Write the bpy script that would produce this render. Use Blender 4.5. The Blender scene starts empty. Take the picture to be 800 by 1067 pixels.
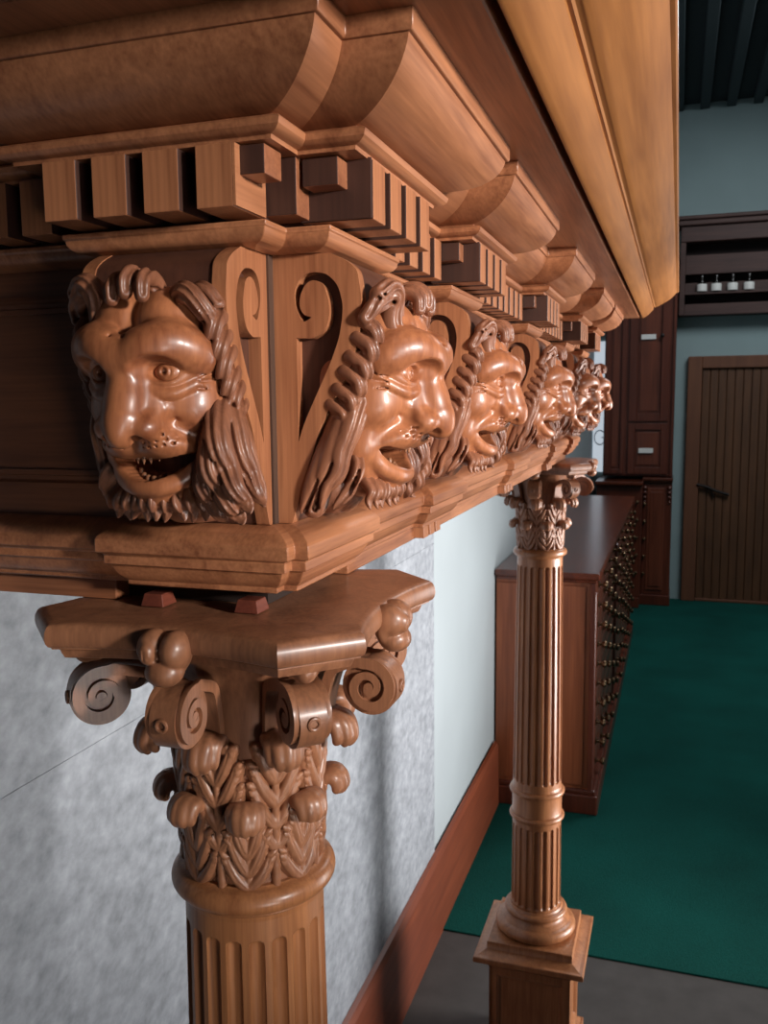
import bpy, bmesh, math, random
import numpy as np
from mathutils import Vector, Matrix
from mathutils.geometry import tessellate_polygon
random.seed(4)
PI = math.pi
S = bpy.context.scene
COL = S.collection

# ------------------------------------------------------------------ materials
def lin(c):
    return tuple(((v/255.0)/12.92 if v/255.0 <= .04045 else ((v/255.0+.055)/1.055)**2.4) for v in c) + (1.0,)

def nt_mat(name):
    m = bpy.data.materials.new(name); m.use_nodes = True
    nt = m.node_tree; b = nt.nodes['Principled BSDF']
    return m, nt, b

def wood(name, dark, light, axis='Z', rough=.38, coat=.25, scale=1.0, bump=.12, spec=.5):
    m, nt, b = nt_mat(name)
    N = nt.nodes.new; L = nt.links.new
    tc = N('ShaderNodeTexCoord'); mp = N('ShaderNodeMapping')
    s = [55*scale]*3; s['XYZ'.index(axis)] = 3.2*scale
    mp.inputs['Scale'].default_value = s
    L(tc.outputs['Object'], mp.inputs['Vector'])
    n1 = N('ShaderNodeTexNoise'); n1.inputs['Scale'].default_value = 1.0; n1.inputs['Detail'].default_value = 6; n1.inputs['Distortion'].default_value = 1.2
    L(mp.outputs['Vector'], n1.inputs['Vector'])
    mp2 = N('ShaderNodeMapping'); s2 = [420*scale]*3; s2['XYZ'.index(axis)] = 16*scale
    mp2.inputs['Scale'].default_value = s2
    L(tc.outputs['Object'], mp2.inputs['Vector'])
    n2 = N('ShaderNodeTexNoise'); n2.inputs['Scale'].default_value = 1.0; n2.inputs['Detail'].default_value = 3
    L(mp2.outputs['Vector'], n2.inputs['Vector'])
    n3 = N('ShaderNodeTexNoise'); n3.inputs['Scale'].default_value = 7*scale; n3.inputs['Detail'].default_value = 3
    L(tc.outputs['Object'], n3.inputs['Vector'])
    a = N('ShaderNodeMath'); a.operation = 'MULTIPLY_ADD'; a.inputs[1].default_value = .35
    L(n2.outputs['Fac'], a.inputs[0])
    a0 = N('ShaderNodeMath'); a0.operation = 'MULTIPLY'; a0.inputs[1].default_value = .5
    L(n1.outputs['Fac'], a0.inputs[0]); L(a0.outputs[0], a.inputs[2])
    a2 = N('ShaderNodeMath'); a2.operation = 'MULTIPLY_ADD'; a2.inputs[1].default_value = .3
    L(n3.outputs['Fac'], a2.inputs[0]); L(a.outputs[0], a2.inputs[2])
    r = N('ShaderNodeValToRGB')
    r.color_ramp.elements[0].position = .36; r.color_ramp.elements[0].color = lin(dark)
    r.color_ramp.elements[1].position = .74; r.color_ramp.elements[1].color = lin(light)
    L(a2.outputs[0], r.inputs['Fac']); L(r.outputs['Color'], b.inputs['Base Color'])
    b.inputs['Roughness'].default_value = rough
    b.inputs['Specular IOR Level'].default_value = spec
    b.inputs['Coat Weight'].default_value = coat; b.inputs['Coat Roughness'].default_value = .22
    bp = N('ShaderNodeBump'); bp.inputs['Strength'].default_value = bump; bp.inputs['Distance'].default_value = .001
    L(a.outputs[0], bp.inputs['Height']); L(bp.outputs['Normal'], b.inputs['Normal'])
    return m

def plain(name, col, rough=.5, metal=0.0, noise=0.0, nscale=20, bump=0.0, spec=.5):
    m, nt, b = nt_mat(name)
    N = nt.nodes.new; L = nt.links.new
    b.inputs['Roughness'].default_value = rough; b.inputs['Metallic'].default_value = metal
    b.inputs['Specular IOR Level'].default_value = spec
    tc = N('ShaderNodeTexCoord'); n = N('ShaderNodeTexNoise'); n.inputs['Scale'].default_value = nscale; n.inputs['Detail'].default_value = 5
    L(tc.outputs['Object'], n.inputs['Vector'])
    r = N('ShaderNodeValToRGB'); c = lin(col)
    r.color_ramp.elements[0].position = .3; r.color_ramp.elements[1].position = .7
    r.color_ramp.elements[0].color = tuple(v*(1-noise) for v in c[:3])+(1,)
    r.color_ramp.elements[1].color = tuple(min(1, v*(1+noise)) for v in c[:3])+(1,)
    L(n.outputs['Fac'], r.inputs['Fac']); L(r.outputs['Color'], b.inputs['Base Color'])
    if bump:
        bp = N('ShaderNodeBump'); bp.inputs['Strength'].default_value = bump; bp.inputs['Distance'].default_value = .002
        L(n.outputs['Fac'], bp.inputs['Height']); L(bp.outputs['Normal'], b.inputs['Normal'])
    return m

W_HONEY_Z = wood('honey_wood_upright', (112,62,38), (180,118,80), 'Z')
W_HONEY_Y = wood('honey_wood_long', (112,62,38), (182,120,82), 'Y')
W_HONEY_X = wood('honey_wood_cross', (110,62,40), (168,108,74), 'X')
W_CARVE = wood('carved_wood', (112,58,34), (184,116,76), 'Z', rough=.42, coat=.35, scale=.8, bump=.08)
W_HAIR = wood('carved_hair_wood', (90,50,34), (150,96,68), 'Z', rough=.48, coat=.22, scale=.8, bump=.1)
W_CAPITAL = wood('capital_wood', (104,64,44), (164,110,78), 'Z', rough=.42, coat=.2, scale=.9, bump=.08)
W_SHAFT = wood('column_wood', (124,72,42), (186,124,80), 'Z', rough=.38, coat=.25)
W_RETURN = wood('dark_brown_wood', (48,28,22), (72,44,34), 'Z', rough=.5, coat=.1)  # darker brown on the dentil band, dentil sides and front-facing returns
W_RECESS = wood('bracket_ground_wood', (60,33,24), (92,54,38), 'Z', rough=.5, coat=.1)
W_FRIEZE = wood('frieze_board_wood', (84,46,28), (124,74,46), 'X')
W_GOLD = wood('golden_cornice_wood', (124,72,34), (178,116,62), 'Y', rough=.38, coat=.25, scale=.5)
W_CRACK = wood('rough_dark_wood', (38,22,14), (84,54,36), 'Z', rough=.8, coat=0, bump=.6)
W_RED = wood('red_stained_wood', (86,38,26), (124,62,44), 'X', rough=.5, coat=.1)
W_DARK = wood('dark_cabinet_wood', (60,25,16), (106,50,33), 'Z', rough=.35, coat=.3, scale=.35)
W_DARK2 = wood('dark_panel_wood', (74,34,22), (122,62,42), 'Z', rough=.35, coat=.3, scale=.35)
W_DARKX = wood('dark_cabinet_top_wood', (58,24,14), (108,50,30), 'Y', rough=.25, coat=.4, scale=.35)
W_END = wood('counter_end_wood', (112,56,32), (162,92,58), 'Z', rough=.4, coat=.2, scale=.3)
W_DOOR = wood('door_board_wood', (62,38,22), (104,66,40), 'Z', rough=.6, coat=0, scale=.4)
W_DFRAME = wood('door_frame_wood', (92,54,36), (118,74,50), 'Z', rough=.6, coat=0, scale=.4)
W_SHELF = wood('wall_shelf_wood', (52,32,30), (84,56,50), 'X', rough=.6, coat=0, scale=.4)
W_BASE = wood('baseboard_wood', (88,38,20), (124,60,34), 'Y', rough=.45, coat=.1, scale=.4)
M_DARKGAP = plain('shadow_gap_board', (40,24,16), .8)
M_EYE = W_CARVE
M_TOOTH = wood('tooth_wood', (112,70,46), (160,108,76), 'Z', rough=.4, coat=.2)
M_MOUTH = plain('mouth_cavity_wood', (26,14,10), .8)
M_BRASS = plain('aged_brass', (128,104,80), .30, 1.0, .3, 60)
M_IRON = plain('dark_iron', (34,28,26), .5, .6, .2, 60)
M_LABEL = plain('white_label_card', (232,230,226), .6)
M_GLASS = plain('dark_bottle_glass', (26,22,20), .12, 0, .1, 30)
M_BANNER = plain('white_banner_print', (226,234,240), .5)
_b = M_BANNER.node_tree.nodes['Principled BSDF']; _b.inputs['Emission Color'].default_value = (.80,.90,1,1); _b.inputs['Emission Strength'].default_value = .55  # added glow keeps the banner white in the dim back of the room
M_GREYPRINT = plain('grey_print', (150,158,172), .6)
M_CEIL = plain('dark_ceiling_paint', (40,50,54), .9)
M_BATTEN = plain('ceiling_batten_paint', (52,64,68), .9)
M_TEAL = plain('grey_teal_wall_paint', (146,166,168), .85, 0, .05, 3)
M_SMOOTH = plain('pale_wall_paint', (148,156,160), .8, 0, .04, 3)

def floor_mat():
    m, nt, b = nt_mat('dark_concrete_floor')
    N = nt.nodes.new; L = nt.links.new
    tc = N('ShaderNodeTexCoord'); n = N('ShaderNodeTexNoise'); n.inputs['Scale'].default_value = 14; n.inputs['Detail'].default_value = 7
    L(tc.outputs['Object'], n.inputs['Vector'])
    r = N('ShaderNodeValToRGB'); r.color_ramp.elements[0].color = lin((56,52,50)); r.color_ramp.elements[1].color = lin((84,80,78))
    L(n.outputs['Fac'], r.inputs['Fac']); L(r.outputs['Color'], b.inputs['Base Color']); b.inputs['Roughness'].default_value = .75
    return m
def carpet_mat():
    m, nt, b = nt_mat('green_carpet_pile')
    N = nt.nodes.new; L = nt.links.new
    tc = N('ShaderNodeTexCoord'); n = N('ShaderNodeTexNoise'); n.inputs['Scale'].default_value = 260; n.inputs['Detail'].default_value = 4
    n2 = N('ShaderNodeTexNoise'); n2.inputs['Scale'].default_value = 2.5
    L(tc.outputs['Object'], n.inputs['Vector']); L(tc.outputs['Object'], n2.inputs['Vector'])
    a = N('ShaderNodeMath'); a.operation = 'MULTIPLY_ADD'; a.inputs[1].default_value = .5
    L(n2.outputs['Fac'], a.inputs[0])
    a0 = N('ShaderNodeMath'); a0.operation = 'MULTIPLY'; a0.inputs[1].default_value = .5
    L(n.outputs['Fac'], a0.inputs[0]); L(a0.outputs[0], a.inputs[2])
    r = N('ShaderNodeValToRGB'); r.color_ramp.elements[0].color = lin((6,58,52)); r.color_ramp.elements[1].color = lin((12,84,76))
    r.color_ramp.elements[0].position = .3; r.color_ramp.elements[1].position = .7
    L(a.outputs[0], r.inputs['Fac']); L(r.outputs['Color'], b.inputs['Base Color']); b.inputs['Roughness'].default_value = .95
    b.inputs['Specular IOR Level'].default_value = .15
    bp = N('ShaderNodeBump'); bp.inputs['Strength'].default_value = .5; bp.inputs['Distance'].default_value = .004
    L(n.outputs['Fac'], bp.inputs['Height']); L(bp.outputs['Normal'], b.inputs['Normal'])
    return m
def concrete_mat():
    m, nt, b = nt_mat('mottled_grey_plaster')
    N = nt.nodes.new; L = nt.links.new
    tc = N('ShaderNodeTexCoord'); n = N('ShaderNodeTexNoise'); n.inputs['Scale'].default_value = 22; n.inputs['Detail'].default_value = 9; n.inputs['Roughness'].default_value = .7
    n2 = N('ShaderNodeTexNoise'); n2.inputs['Scale'].default_value = 55; n2.inputs['Detail'].default_value = 6
    mp = N('ShaderNodeMapping'); mp.inputs['Scale'].default_value = (1, .8, 1); mp.inputs['Rotation'].default_value = (.5, 0, 0)
    L(tc.outputs['Object'], mp.inputs['Vector']); L(mp.outputs['Vector'], n.inputs['Vector']); L(mp.outputs['Vector'], n2.inputs['Vector'])
    a = N('ShaderNodeMath'); a.operation = 'MULTIPLY_ADD'; a.inputs[1].default_value = .55
    L(n2.outputs['Fac'], a.inputs[0])
    a0 = N('ShaderNodeMath'); a0.operation = 'MULTIPLY'; a0.inputs[1].default_value = .5
    L(n.outputs['Fac'], a0.inputs[0]); L(a0.outputs[0], a.inputs[2])
    r = N('ShaderNodeValToRGB'); r.color_ramp.elements[0].color = lin((114,118,124)); r.color_ramp.elements[1].color = lin((154,158,165))
    r.color_ramp.elements[0].position = .38; r.color_ramp.elements[1].position = .68
    L(a.outputs[0], r.inputs['Fac']); L(r.outputs['Color'], b.inputs['Base Color']); b.inputs['Roughness'].default_value = .55
    bp = N('ShaderNodeBump'); bp.inputs['Strength'].default_value = .25; bp.inputs['Distance'].default_value = .003
    L(a.outputs[0], bp.inputs['Height']); L(bp.outputs['Normal'], b.inputs['Normal'])
    return m
M_FLOOR, M_CARPET, M_CONC = floor_mat(), carpet_mat(), concrete_mat()

# ------------------------------------------------------------------ helpers
def mesh(name, verts, faces, mat, parent=None, smooth=None, bevel=0, loc=None, segs=2):
    me = bpy.data.meshes.new(name)
    me.from_pydata([tuple(map(float, v)) for v in verts], [], [tuple(map(int, f)) for f in faces])
    me.materials.append(mat)
    return finish(name, me, parent, smooth, bevel, loc, segs)

def finish(name, me, parent=None, smooth=None, bevel=0, loc=None, segs=2):
    bm = bmesh.new(); bm.from_mesh(me)
    bmesh.ops.recalc_face_normals(bm, faces=bm.faces)
    bm.to_mesh(me); bm.free()
    if smooth is not None:
        me.polygons.foreach_set('use_smooth', [True]*len(me.polygons))
        if smooth < 3: me.set_sharp_from_angle(angle=smooth)
    o = bpy.data.objects.new(name, me); COL.objects.link(o)
    if parent is not None: o.parent = parent
    if loc is not None: o.location = loc
    if bevel:
        md = o.modifiers.new('bevel', 'BEVEL'); md.width = bevel; md.segments = segs; md.limit_method = 'ANGLE'; md.angle_limit = .6
    return o

class MB:
    def __init__(s): s.v = []; s.f = []
    def add(s, v, f):
        n = len(s.v); s.v += [tuple(p) for p in v]; s.f += [tuple(i+n for i in q) for q in f]; return s
    def box(s, x0, x1, y0, y1, z0, z1):
        v = [(x0,y0,z0),(x1,y0,z0),(x1,y1,z0),(x0,y1,z0),(x0,y0,z1),(x1,y0,z1),(x1,y1,z1),(x0,y1,z1)]
        return s.add(v, [(0,3,2,1),(4,5,6,7),(0,1,5,4),(1,2,6,5),(2,3,7,6),(3,0,4,7)])
    def frustum(s, x0, x1, y0, y1, z0, z1, d):
        v = [(x0-d,y0-d,z0),(x1+d,y0-d,z0),(x1+d,y1+d,z0),(x0-d,y1+d,z0),(x0,y0,z1),(x1,y0,z1),(x1,y1,z1),(x0,y1,z1)]
        return s.add(v, [(0,3,2,1),(4,5,6,7),(0,1,5,4),(1,2,6,5),(2,3,7,6),(3,0,4,7)])
    def lathe(s, prof, seg=48, cx=0, cy=0, axis='Z', o=(0,0,0)):
        v = []; f = []; n = len(prof)
        for i in range(seg):
            a = 2*PI*i/seg
            for r, z in prof:
                p = (r*math.cos(a)+cx, r*math.sin(a)+cy, z)
                if axis == 'X': p = (o[0]+z, o[1]+r*math.cos(a), o[2]+r*math.sin(a))
                if axis == 'Y': p = (o[0]+r*math.cos(a), o[1]-z, o[2]+r*math.sin(a))
                v.append(p)
        for i in range(seg):
            j = (i+1) % seg
            for k in range(n-1): f.append((i*n+k, j*n+k, j*n+k+1, i*n+k+1))
        f.append(tuple(i*n for i in range(seg))[::-1]); f.append(tuple(i*n+n-1 for i in range(seg)))
        return s.add(v, f)
    def tube(s, pts, rad, seg=10):
        pts = [Vector(p) for p in pts]; n = len(pts); v = []; f = []
        for i, p in enumerate(pts):
            t = (pts[min(i+1,n-1)]-pts[max(i-1,0)]).normalized()
            a = t.orthogonal().normalized() if i == 0 else (a-t*a.dot(t)).normalized()
            b = t.cross(a); r = rad[i] if isinstance(rad, (list, tuple)) else rad
            for k in range(seg):
                q = 2*PI*k/seg; v.append(p+r*(a*math.cos(q)+b*math.sin(q)))
        for i in range(n-1):
            for k in range(seg):
                j = (k+1) % seg; f.append((i*seg+k, i*seg+j, (i+1)*seg+j, (i+1)*seg+k))
        f.append(tuple(range(seg))[::-1]); f.append(tuple((n-1)*seg+k for k in range(seg)))
        return s.add(v, f)
    def build(s, name, mat, parent=None, smooth=None, bevel=0, loc=None, segs=2):
        return mesh(name, s.v, s.f, mat, parent, smooth, bevel, loc, segs)

def empty(name, loc, label=None, cat=None, group=None):
    o = bpy.data.objects.new(name, None); COL.objects.link(o); o.location = loc; o.empty_display_size = .05
    if label: o['label'] = label
    if cat: o['category'] = cat
    if group: o['group'] = group
    return o
def tag(o, label=None, cat=None, group=None, kind=None):
    if label: o['label'] = label
    if cat: o['category'] = cat
    if group: o['group'] = group
    if kind: o['kind'] = kind
    return o
def kids(o): return [c for c in bpy.data.objects if c.parent == o]
def copy_tree(o, parent=None):
    c = o.copy(); COL.objects.link(c)
    if parent is not None: c.parent = parent
    for ch in kids(o): copy_tree(ch, c)
    return c

def catmull(pts, n=8, closed=False):
    P = [np.array(p, float) for p in pts]; out = []; m = len(P)
    rng = range(m) if closed else range(m-1)
    for i in rng:
        if closed: a, b, c, d = P[i-1], P[i], P[(i+1) % m], P[(i+2) % m]
        else: a, b, c, d = P[max(i-1,0)], P[i], P[i+1], P[min(i+2,m-1)]
        for k in range(n):
            t = k/n
            out.append(.5*((2*b)+(-a+c)*t+(2*a-5*b+4*c-d)*t*t+(-a+3*b-3*c+d)*t**3))
    if not closed: out.append(P[-1])
    return out

# sweep of a closed profile [(e, r, z)] along a rectilinear path of (ax, ex, rx, ay, ey, ry):
# x = ax + ex*e + rx*r ; y = ay + ey*e + ry*r
def sweep(name, prof, path, mat, parent, smooth=.6, bevel=0):
    v = []; f = []; n = len(prof)
    for (ax, ex, rx, ay, ey, ry) in path:
        for e, r, z in prof: v.append((ax+ex*e+rx*r, ay+ey*e+ry*r, z))
    for i in range(len(path)-1):
        for k in range(n):
            j = (k+1) % n
            f.append((i*n+k, i*n+j, (i+1)*n+j, (i+1)*n+k))
    f.append(tuple(range(n))); f.append(tuple((len(path)-1)*n+k for k in range(n))[::-1])
    o = mesh(name, v, f, mat, parent, smooth, bevel)
    if smooth:                                   # the mitres stay crisp
        for e in o.data.edges:
            if e.vertices[0]//n == e.vertices[1]//n: e.use_edge_sharp = True
    return o

# ------------------------------------------------------------------ implicit-surface carving
class Field:
    def __init__(s, lo, hi, h):
        s.lo = np.array(lo, float); s.h = h
        s.n = np.ceil((np.array(hi)-s.lo)/h).astype(int)+1
        s.F = np.full(s.n, .05, np.float32)
        s.ax = [(s.lo[i]+h*np.arange(s.n[i])).astype(np.float32) for i in range(3)]
    def sl(s, lo, hi):
        a = np.clip(np.floor((np.array(lo)-s.lo)/s.h).astype(int), 0, s.n); b = np.clip(np.ceil((np.array(hi)-s.lo)/s.h).astype(int)+1, 0, s.n)
        return tuple(slice(int(i), int(j)) for i, j in zip(a, b))
    def grid(s, q): return s.ax[0][q[0]][:,None,None], s.ax[1][q[1]][None,:,None], s.ax[2][q[2]][None,None,:]
    def comb(s, q, d, k, sub):
        A = s.F[q]
        if A.size == 0: return
        if sub:
            d = -d
            if k > 0:
                h = np.maximum(k-np.abs(A-d), 0)/k; s.F[q] = np.maximum(A, d)+h*h*k*.25
            else: s.F[q] = np.maximum(A, d)
        else:
            if k > 0:
                h = np.maximum(k-np.abs(A-d), 0)/k; s.F[q] = np.minimum(A, d)-h*h*k*.25
            else: s.F[q] = np.minimum(A, d)
    def cap(s, a, b, ra, rb=None, k=.002, sub=False):
        rb = ra if rb is None else rb
        a = np.array(a, np.float32); b = np.array(b, np.float32); m = max(ra, rb)+k+.004
        q = s.sl(np.minimum(a,b)-m, np.maximum(a,b)+m); X, Y, Z = s.grid(q)
        d = b-a; L = float(d@d)+1e-12
        t = np.clip(((X-a[0])*d[0]+(Y-a[1])*d[1]+(Z-a[2])*d[2])/L, 0, 1)
        D = np.sqrt((X-a[0]-t*d[0])**2+(Y-a[1]-t*d[1])**2+(Z-a[2]-t*d[2])**2)-(ra+t*(rb-ra))
        s.comb(q, D, k, sub)
    def ell(s, c, r, k=.003, sub=False):
        c = np.array(c, np.float32); r = np.array([r]*3 if np.isscalar(r) else r, np.float32); m = r+k+.004
        q = s.sl(c-m, c+m); X, Y, Z = s.grid(q)
        x, y, z = X-c[0], Y-c[1], Z-c[2]
        k0 = np.sqrt((x/r[0])**2+(y/r[1])**2+(z/r[2])**2); k1 = np.sqrt((x/r[0]**2)**2+(y/r[1]**2)**2+(z/r[2]**2)**2)+1e-6
        s.comb(q, k0*(k0-1)/k1, k, sub)
    def chain(s, pts, r0, r1, n=5, k=.001, kk=.002, sub=False):
        P = catmull(pts, n); m = len(P)-1
        for i in range(m):
            s.cap(P[i], P[i+1], r0+(r1-r0)*i/m, r0+(r1-r0)*(i+1)/m, k, sub)
    def surf(s):
        F = s.F; n = F.shape; ins = F < 0
        c = np.zeros((n[0]-1, n[1]-1, n[2]-1), np.int8)
        for i in (0,1):
            for j in (0,1):
                for l in (0,1): c += ins[i:n[0]-1+i, j:n[1]-1+j, l:n[2]-1+l]
        act = (c > 0) & (c < 8)
        idx = np.full(act.shape, -1, np.int64); I, J, K = np.nonzero(act); idx[I,J,K] = np.arange(len(I))
        acc = np.zeros((len(I), 3)); cnt = np.zeros(len(I))
        cor = [(0,0,0),(1,0,0),(0,1,0),(1,1,0),(0,0,1),(1,0,1),(0,1,1),(1,1,1)]
        for a in range(8):
            for b in range(a+1, 8):
                if sum(abs(cor[a][t]-cor[b][t]) for t in range(3)) != 1: continue
                fa = F[I+cor[a][0], J+cor[a][1], K+cor[a][2]]; fb = F[I+cor[b][0], J+cor[b][1], K+cor[b][2]]
                m = (fa < 0) != (fb < 0); t = np.where(m, fa/np.where(m, fa-fb, 1), 0)
                for ax in range(3): acc[:,ax] += np.where(m, cor[a][ax]+t*(cor[b][ax]-cor[a][ax]), 0)
                cnt += m
        V = s.lo+s.h*(np.stack([I,J,K],1)+acc/cnt[:,None])
        Q = []
        for ax in range(3):
            d = [0,0,0]; d[ax] = 1; o = [t for t in range(3) if t != ax]
            A = ins[:n[0]-d[0], :n[1]-d[1], :n[2]-d[2]]; B = ins[d[0]:, d[1]:, d[2]:]
            x = np.stack(np.nonzero(A != B), 1)
            ok = np.all(x[:,o] > 0, 1) & np.all(x[:,o] < np.array([n[o[0]]-1, n[o[1]]-1]), 1); x = x[ok]
            def g(u, w):
                y = x.copy(); y[:,o[0]] -= u; y[:,o[1]] -= w; return idx[y[:,0], y[:,1], y[:,2]]
            q = np.stack([g(1,1), g(0,1), g(0,0), g(1,0)], 1)
            fl = A[x[:,0], x[:,1], x[:,2]] ^ (ax == 1)
            q[~fl] = q[~fl][:, ::-1]; Q.append(q)
        return V, np.concatenate(Q)
    def build(s, name, mat, parent=None, off=(0,0,0), loc=None):
        V, Q = s.surf(); V = V-np.array(off)
        me = bpy.data.meshes.new(name)
        me.vertices.add(len(V)); me.vertices.foreach_set('co', V.astype(np.float32).ravel())
        me.loops.add(Q.size); me.loops.foreach_set('vertex_index', Q.ravel().astype(np.int32))
        me.polygons.add(len(Q)); me.polygons.foreach_set('loop_start', np.arange(0, Q.size, 4, dtype=np.int32))
        me.polygons.foreach_set('use_smooth', np.ones(len(Q), bool))
        me.update(calc_edges=True); me.validate(); me.materials.append(mat)
        o = bpy.data.objects.new(name, me); COL.objects.link(o)
        if parent is not None: o.parent = parent
        if loc is not None: o.location = loc
        return o

# ================================================================== setting
XW = -.379
def struct(o): o['kind'] = 'structure'; return o
struct(MB().box(-.6, 3.3, -2.2, 7.2, -.06, 0).build('floor', M_FLOOR))
carpet = MB().box(-.372, 3.2, 1.95, 7.02, 0.0, .006).build('carpet', M_CARPET, bevel=.002)
tag(carpet, 'dark green carpet covering the floor in front of the counter and door', 'carpet')
# left wall: a mottled slab in front, the smooth painted wall behind it
struct(MB().box(XW-.12, XW, 1.924, 7.2, -.02, 3.95).build('wall_left', M_SMOOTH))
mb = MB(); mb.box(XW-.12, XW+.006, -2.2, 1.922, -.02, 1.2355); mb.box(XW-.12, XW+.006, -2.2, 1.922, 1.2362, 3.95)
mb.box(XW-.1, XW+.0045, -2.2, 1.92, 1.23, 1.24)
struct(mb.build('wall_left_panel', M_CONC))
struct(MB().box(XW, 3.3, 7.03, 7.2, -.02, 3.95).build('wall_back', M_TEAL))
struct(MB().box(3.28, 3.4, 2.0, 7.2, -.02, 3.95).build('wall_right', M_TEAL))
struct(MB().box(XW-.12, 3.4, -2.2, 7.2, 3.91, 4.0).build('ceiling', M_CEIL))
for i in range(9):
    x = .2+i*.19
    struct(MB().box(x, x+.07, 1.5, 7.02, 3.86, 3.912).build('trim_%d' % (i+1), M_BATTEN, bevel=.006))
mb = MB(); mb.add([(XW+.007,-2.2,0),(XW+.026,-2.2,0),(XW+.024,-2.2,.25),(XW+.018,-2.2,.27),(XW+.007,-2.2,.275),
                   (XW+.007,2.86,0),(XW+.026,2.86,0),(XW+.024,2.86,.25),(XW+.018,2.86,.27),(XW+.007,2.86,.275)],
                  [(0,1,2,3,4),(9,8,7,6,5)]+[(i,(i+1)%5,(i+1)%5+5,i+5) for i in range(5)])
struct(mb.build('baseboard_left', W_BASE))
# door in the back wall
dr = empty('door_1', (.87,7.03,.006)); dr['kind'] = 'structure'
def at(o): return tuple(-c for c in o.location)
mb = MB(); mb.box(.362,.468,6.965,7.03,.006,1.98).box(1.27,1.376,6.965,7.03,.006,1.98).box(.468,1.27,6.965,7.03,1.885,1.98).box(.468,1.27,6.98,7.03,.006,.03)
mb.build('door_frame', W_DFRAME, dr, bevel=.006, loc=at(dr))
mb = MB()
for i in range(13):
    x0 = .470+i*.0615
    mb.frustum(x0+.004, x0+.0575, 6.99, 7.0, .03, 1.884, 0)
    mb.box(x0+.001, x0+.0605, 6.996, 7.03, .03, 1.884)
mb.build('door_leaf', W_DOOR, dr, bevel=.003, loc=at(dr))
mb = MB(); mb.tube([(.455,6.958,.965),(.53,6.962,.945),(.60,6.960,.915),(.70,6.962,.885)], [.010,.013,.011,.013], 10)
mb.tube([(.545,6.99,.94),(.545,6.958,.94)], .016, 10); mb.tube([(.56,6.966,.93),(.585,6.97,.86)], .008, 8)
mb.build('latch_handle', M_IRON, dr, smooth=.8, loc=at(dr))

# ================================================================== drawer counter
ct = empty('drawer_counter', (-.17,4.3,.006), 'dark wooden drawer counter with rows of brass knobs behind the far column', 'counter')
ZC = .985
lo = at(ct)
mb = MB(); mb.box(-.374,.0,2.885,5.72,.10,.955)
mb.build('body', W_END, ct, bevel=.004, loc=lo)
mb = MB(); mb.box(-.377,.034,2.862,5.745,.958,.985); mb.box(-.374,.022,2.872,5.735,.944,.958)
mb.build('countertop', W_DARKX, ct, bevel=.006, loc=lo)
mb = MB(); mb.box(-.374,.040,2.868,5.75,.006,.085); mb.box(-.374,.030,2.875,5.74,.085,.105)
mb.build('plinth', W_DARK, ct, bevel=.006, loc=lo)
for y in (2.90, 4.14, 5.66):
    mb = MB(); mb.box(-.001,.016,y-.03,y+.03,.105,.944)
    for k in (-.016, 0, .016): mb.lathe([(.0001,.15),(.006,.152),(.006,.9),(.0001,.905)], 10, .016, y+k)
    mb.build('pilaster', W_DARK, ct, bevel=.003, loc=lo)
mb = MB(); mb.box(-.372,-.02,2.879,2.887,.12,.93)
mb.build('end_panel', W_END, ct, bevel=.003, loc=lo)
kn = MB().lathe([(.0001,.0),(.013,.001),(.014,.004),(.006,.008),(.005,.018),(.012,.024),(.0165,.032),(.013,.039),(.0001,.042)], 16, axis='X')
first = None
for y in [2.935+.146+.292*i-.0 for i in range(4)] + [4.175+.148+.296*i for i in range(5)]:
    for r in range(10):
        z = .150+.0835*r
        if first is None:
            d = first = MB().box(-.004,.010,-.136,.136,-.038,.038).build('drawer', W_DARK2, ct, bevel=.003)
            k1 = kn.build('knob', M_BRASS, d, smooth=.8, loc=(.010,0,0)); tag(k1, 'brass knob')
        else: d = copy_tree(first, ct)
        d.location = (lo[0], lo[1]+y, lo[2]+z)

# ================================================================== tall cupboard at the back
cb = empty('tall_cupboard', (0,6.8,.006), 'tall dark wooden cupboard with panelled doors and white label plates against the back wall', 'cupboard')
lo = at(cb)
YF = 6.75
mb = MB(); mb.box(-.266,.268,YF,7.026,1.04,2.68)
mb.build('upper_body', W_DARK, cb, bevel=.006, loc=lo)
mb = MB(); mb.box(-.268,.272,YF-.04,7.026,2.70,2.74); mb.box(-.268,.270,YF-.02,7.026,2.67,2.70)
mb.build('cornice', W_DARK, cb, bevel=.008, loc=lo)
def pdoor(name, x0, x1, z0, z1, st):
    mb = MB(); y = YF
    mb.box(x0,x0+st,y-.022,y,z0,z1); mb.box(x1-st,x1,y-.022,y,z0,z1); mb.box(x0+st,x1-st,y-.022,y,z0,z0+st); mb.box(x0+st,x1-st,y-.022,y,z1-st,z1)
    mb.box(x0+st,x1-st,y-.006,y,z0+st,z1-st)
    d = mb.build(name, W_DARK, cb, bevel=.005, loc=lo)
    mb = MB(); mb.frustum(x0+st+.02,x1-st-.02,0,0,0,0,0) if False else mb.box(x0+st+.018,x1-st-.018,y-.013,y-.006,z0+st+.018,z1-st-.018)
    p = mb.build('raised_panel', W_DARK2, d, bevel=.004)
    return d
d1 = pdoor('door', -.075,.225,1.475,2.66,.062)
d2 = pdoor('drawer_front', -.075,.225,1.06,1.46,.052)
pdoor('side_door', -.255,-.10,1.06,2.66,.035)
k = MB().lathe([(.0001,0),(.01,.001),(.006,.01),(.014,.02),(.016,.028),(.0001,.034)], 16, axis='Y', o=(.165,YF-.022,2.133)).build('knob', M_IRON, d1, smooth=.8)
for z, d in ((2.127,d1),(1.245,d2)):
    l = MB().box(.008,.118,YF-.030,YF-.0215,z-.019,z+.019).build('label_plate', M_LABEL, d, bevel=.002); tag(l, 'white label plate')
    if d is d2: l.location = (0,-.0,0)
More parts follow.
